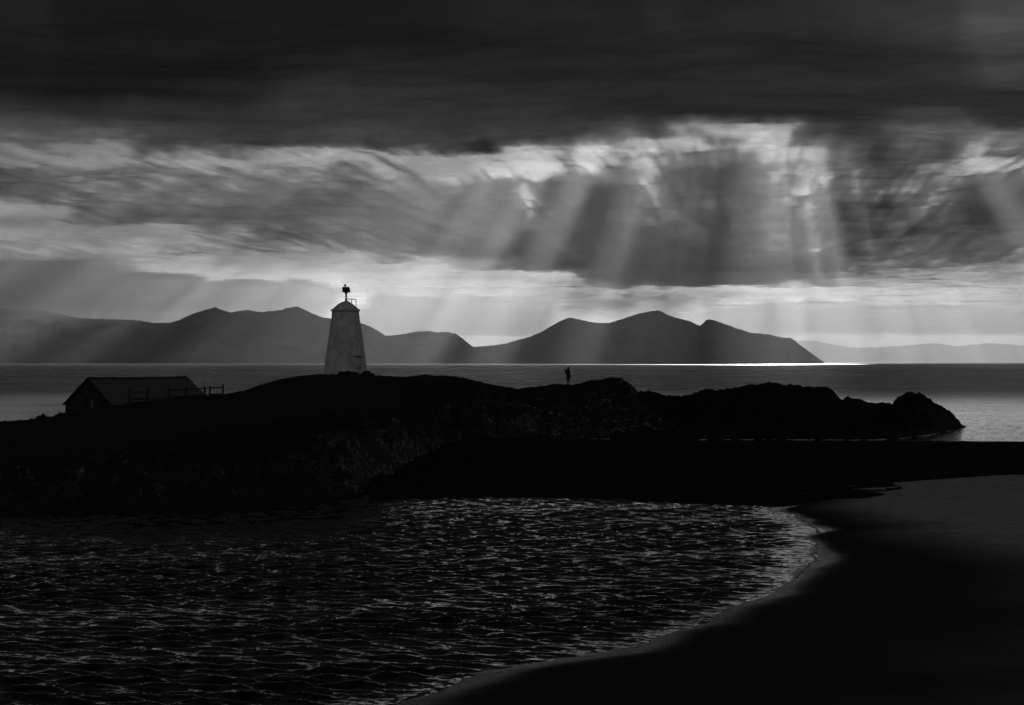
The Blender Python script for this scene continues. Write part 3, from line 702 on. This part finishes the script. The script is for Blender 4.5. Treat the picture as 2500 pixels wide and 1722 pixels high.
# ------------------------------------------------------------------ post and rail fence
def fence():
    posts = [(316, 948, 985, 139, -0.03), (361, 947, 983, 143, -0.11), (412, 944.5, 975, 148, 0.0), (454.6, 943, 970, 152, -0.03), (499, 940, 967.5, 158, 0.03), (513, 942, 966, 160, -0.05), (544, 937.5, 965, 165, 0.0)]
    root = empty('fence', at(412, 975, 148))
    tag(root, 'old wooden post and rail fence with leaning posts beside the cottage', 'fence')
    o0 = Vector(root.location)
    tops, bots = [], []
    for px, yt, yb, Yp, lean in posts:
        p0 = at(px, yb + 3, Yp) - o0; p1 = at(px, yt, Yp) - o0; p0.z -= 0.35; p1.x -= 0.0
        p0.x -= lean * -1.0
        bm = bmesh.new()
        m_ = p0.lerp(p1, 0.55) + Vector((random.uniform(-0.02, 0.02), 0, 0))
        tube(bm, [p0, m_, p1], [0.085, 0.08, 0.07], 7); bm_obj('post', bm, M['wood'], root)
    def rail(pts, r):
        bm = bmesh.new(); P = []
        for (px, py, Yp) in pts: P.append(at(px, py, Yp) - o0 + Vector((0, -0.09, 0)))
        Q = []
        for a, b in zip(P, P[1:]):
            for k in range(4): Q.append(a.lerp(b, k / 4) + Vector((0, 0, random.uniform(-0.025, 0.025))))
        Q.append(P[-1]); tube(bm, Q, [r * random.uniform(0.75, 1.2) for _ in Q], 6); bm_obj('rail', bm, M['wood'], root)
    rail([(314, 957, 139), (340, 958, 141), (362, 957.5, 143)], 0.04)
    rail([(410, 953, 148), (456, 951, 152)], 0.055); rail([(454, 951, 152), (500, 948, 158)], 0.05); rail([(498, 948, 158), (514, 948, 160)], 0.05); rail([(512, 948.5, 160), (546, 945.5, 165)], 0.065)
    rail([(314, 975, 139), (363, 974, 143)], 0.045); rail([(361, 974, 143), (413, 970.5, 148)], 0.045); rail([(411, 970.5, 148), (456, 967.5, 152)], 0.045)
    rail([(454, 967.5, 152), (500, 963.5, 158)], 0.045); rail([(498, 963.5, 158), (546, 961, 165)], 0.05)
fence()

# ------------------------------------------------------------------ person on the hill
def skin_body(name, verts, edges, radii, root, parent, material, sub=1):
    me = bpy.data.meshes.new(name); me.from_pydata(verts, edges, []); me.update()
    o = bpy.data.objects.new(name, me); put(o)
    sm = o.modifiers.new('skin', 'SKIN'); sm.use_smooth_shade = True
    lay = me.skin_vertices[0].data if me.skin_vertices else None
    if lay is None:
        bpy.context.view_layer.objects.active = o
        lay = me.skin_vertices[0].data
    for i, r_ in enumerate(radii):
        lay[i].radius = r_ if isinstance(r_, tuple) else (r_, r_)
        lay[i].use_root = (i == root)
    ss = o.modifiers.new('sub', 'SUBSURF'); ss.levels = sub; ss.render_levels = sub
    dg = bpy.context.evaluated_depsgraph_get(); dg.update()
    m2 = bpy.data.meshes.new_from_object(o.evaluated_get(dg)); bpy.data.objects.remove(o)
    m2.name = name; m2.materials.clear(); m2.materials.append(material)
    for p in m2.polygons: p.use_smooth = True
    return put(bpy.data.objects.new(name, m2), parent)
def person():
    Yp = 180.0; px = 1387.5
    foot = at(px, 942.0, Yp); foot.z = max(foot.z, ground(px, Yp) - 0.02)
    root = empty('person', foot, R(-35))
    tag(root, 'person in a dark hooded coat holding up a phone on the ridge', 'person')
    V, E, Rd = [], [], []
    def add(p, r_, par=None):
        V.append(p); Rd.append(r_)
        if par is not None: E.append((par, len(V) - 1))
        return len(V) - 1
    # faces -x (left); z up
    pel = add((0.02, 0, 0.93), (0.15, 0.13))
    wst = add((0.0, 0, 1.10), (0.145, 0.12), pel); ch = add((-0.01, 0, 1.30), (0.16, 0.13), wst); nb = add((-0.005, 0, 1.44), 0.075, ch)
    nk = add((-0.015, 0, 1.50), 0.058, nb); h1 = add((-0.03, 0, 1.58), 0.088, nk); h2 = add((-0.02, 0, 1.67), 0.09, h1); add((-0.01, 0, 1.735), 0.05, h2)
    add((-0.125, 0, 1.60), 0.016, h1)                                   # nose
    for s in (-1, 1):
        hp = add((0.02, s * 0.09, 0.88), 0.098, pel); kn = add((-0.02 + 0.02 * s, s * 0.09, 0.50), 0.066, hp); an = add((0.02 + 0.03 * s, s * 0.085, 0.09), 0.045, kn)
        hl = add((0.04 + 0.03 * s, s * 0.085, 0.035), 0.038, an); add((-0.15 + 0.03 * s, s * 0.095, 0.03), 0.036, an)
        sh = add((-0.01, s * 0.18, 1.40), 0.066, ch); el_ = add((-0.14, s * 0.20, 1.20), 0.052, sh); wr = add((-0.33, s * 0.10, 1.44), 0.034, el_)
        pm = add((-0.375, s * 0.075, 1.50), (0.032, 0.022), wr)
        for j, (dy, ln) in enumerate(((0.0, 0.055), (0.012, 0.062), (0.022, 0.058), (0.03, 0.045))):
            k1 = add((-0.405 - 0.004 * j, s * (0.066 + dy * 0.3), 1.515 + 0.014 * j), 0.0085, pm); add((-0.405 - 0.012 * j, s * (0.066 + dy * 0.3 - ln), 1.525 + 0.016 * j), 0.0075, k1)
        t1 = add((-0.365, s * 0.045, 1.525), 0.010, pm); add((-0.375, s * 0.02, 1.55), 0.008, t1)
    skin_body('body', V, E, Rd, pel, root, M['cloth'], 2)
    # hooded coat: a shell over trunk, flaring to a hem at the thigh
    bm = bmesh.new(); rings = []
    for z, rx, ry, cx in ((0.70, 0.225, 0.235, 0.035), (0.78, 0.215, 0.228, 0.03), (0.95, 0.19, 0.21, 0.015), (1.10, 0.178, 0.205, 0.0), (1.25, 0.185, 0.23, -0.005), (1.38, 0.165, 0.235, -0.005), (1.45, 0.12, 0.16, -0.005), (1.50, 0.085, 0.10, 0.0)):
        rings.append([bm.verts.new((cx + rx * math.cos(a) * (1 + 0.05 * math.sin(3 * a + z * 7)), ry * math.sin(a), z + 0.015 * math.sin(2 * a))) for a in [2 * math.pi * j / 20 for j in range(20)]])
    for r0, r1 in zip(rings, rings[1:]):
        for j in range(20): bm.faces.new((r0[j], r0[(j + 1) % 20], r1[(j + 1) % 20], r1[j]))
    bm_obj('coat', bm, M['cloth'], root, True)
    for s in (-1, 1):
        bm = bmesh.new(); tube(bm, [(-0.005, s * 0.17, 1.41), (-0.07, s * 0.20, 1.30), (-0.145, s * 0.205, 1.195), (-0.24, s * 0.155, 1.31), (-0.325, s * 0.105, 1.43)], [0.095, 0.088, 0.082, 0.07, 0.058], 12); bm_obj('sleeve', bm, M['cloth'], root, True)
    bm = bmesh.new(); rings = []
    for x, r_, zc_ in ((-0.085, 0.112, 1.625), (-0.03, 0.132, 1.625), (0.04, 0.128, 1.62), (0.09, 0.09, 1.605), (0.12, 0.03, 1.59)):
        rings.append([bm.verts.new((x + 0.03 * math.sin(a), r_ * 0.92 * math.cos(a), zc_ + r_ * 1.08 * math.sin(a))) for a in [2 * math.pi * j / 16 for j in range(16)]])
    for r0, r1 in zip(rings, rings[1:]):
        for j in range(16): bm.faces.new((r0[j], r0[(j + 1) % 16], r1[(j + 1) % 16], r1[j]))
    bm.faces.new(rings[-1]); bm_obj('hood', bm, M['cloth'], root, True)
    bm = bmesh.new()
    box(bm, (0, 0, 0), (0.012, 0.155, 0.078), None, 0.004)
    p = bm_obj('smartphone', bm, M['phone']); p.location = foot + Matrix.Rotation(R(-35), 3, 'Z') @ Vector((-0.43, 0, 1.555)); p.rotation_euler = (0, R(-6), R(-35))
    tag(p, 'dark phone held up in front of the person on the ridge', 'phone')
person()

# ------------------------------------------------------------------ boulders, buoy, grass
def boulder(px, Yb, sx, sy, sz, seed, label):
    rnd = random.Random(seed)
    bm = bmesh.new(); bmesh.ops.create_icosphere(bm, subdivisions=3, radius=1.0)
    for v in bm.verts:
        n = v.co.normalized()
        d_ = 0.55 * float(fbm(np.array([n.x * 1.4 + seed]), np.array([n.y * 1.4 + n.z * 1.9]), 4)[0]) + 0.22 * float(ridged(np.array([n.x * 2.3 + seed * 3]), np.array([n.z * 2.3 - n.y]), 3)[0])
        v.co = n * (1 + d_); v.co.x *= sx; v.co.y *= sy; v.co.z *= sz
    o = bm_obj('boulder', bm, M['rock']); o.location = ((px - CX) / F * Yb, Yb, ground(px, Yb) - sz * 0.1); o.rotation_euler = (0, 0, rnd.uniform(0, 6))
    tag(o, label, 'boulder', 'boulders at the foot of the lighthouse')
boulder(836, 177.2, 0.36, 0.5, 0.34, 1, 'squat dark boulder at the middle of the lighthouse foot')
boulder(851, 177.0, 0.62, 0.6, 0.36, 2, 'widest dark boulder just left of the lighthouse door')
boulder(862, 177.2, 0.40, 0.5, 0.26, 5, 'low dark boulder directly below the lighthouse door')
boulder(896, 177.3, 0.75, 0.6, 0.34, 3, 'long dark boulder right of the lighthouse door')

def buoy():
    Yb = 2350.0; r_ = empty('buoy', at(135, 898.9 + 0.0, Yb)); r_.location.z = -0.1
    tag(r_, 'small dark buoy floating far out on the open sea', 'buoy')
    bm = bmesh.new(); lathe(bm, [(0.5, -0.4), (0.95, 0.0), (0.95, 0.45), (0.5, 0.75), (0.25, 0.9)], 20); bm_obj('float', bm, M['metal'], r_, True)
    bm = bmesh.new(); tube(bm, [(0, 0, 0.85), (0, 0, 1.8)], 0.12, 8); bm_obj('pole', bm, M['metal'], r_)
    bm = bmesh.new(); lathe(bm, [(0.05, 1.75), (0.35, 1.8), (0.05, 2.3)], 12); bm_obj('topmark', bm, M['metal'], r_)
buoy()

def grass():
    xs, X, Y, Z = HX
    rng = np.random.default_rng(5); n = 26000
    i = rng.integers(150, 245, n); j = rng.integers(40, len(xs) - 100, n)
    k = fbm(X[i, j] / 2.2, Y[i, j] / 3.0, 3) > -0.05; i, j = i[k], j[k]; n = len(i)
    b = np.stack([X[i, j], Y[i, j], Z[i, j] - 0.02], -1) + np.stack([rng.uniform(-.15, .15, n), rng.uniform(-.2, .2, n), np.zeros(n)], -1)
    a = rng.uniform(0, 2 * np.pi, n); h = rng.uniform(0.07, 0.27, n) * (0.5 + 0.9 * sstep(-0.3, 0.5, fbm(b[:, 0] / 5, b[:, 1] / 5, 2))); wd = 0.010
    sx_ = np.stack([np.cos(a) * wd, np.sin(a) * wd, 0 * a], -1)
    lean = np.stack([rng.normal(0.25, 0.3, n) * h, rng.normal(0, 0.3, n) * h, h], -1)
    P = np.stack([b - sx_, b + sx_, b + lean * 0.55 + sx_ * 0.7, b + lean], 1).reshape(-1, 3)
    q = np.arange(n * 4).reshape(n, 4)
    me = bpy.data.meshes.new('grass')
    me.vertices.add(len(P)); me.vertices.foreach_set('co', P.reshape(-1).astype(np.float32))
    me.loops.add(q.size); me.loops.foreach_set('vertex_index', q.reshape(-1).astype(np.int32))
    me.polygons.add(n); me.polygons.foreach_set('loop_start', np.arange(0, n * 4, 4, dtype=np.int32)); me.polygons.foreach_set('loop_total', np.full(n, 4, dtype=np.int32))
    me.update(); me.materials.append(M['grass'])
    tag(put(bpy.data.objects.new('grass', me)), 'short wind-bent grass covering the top of the hill', 'grass', kind='stuff')
grass()
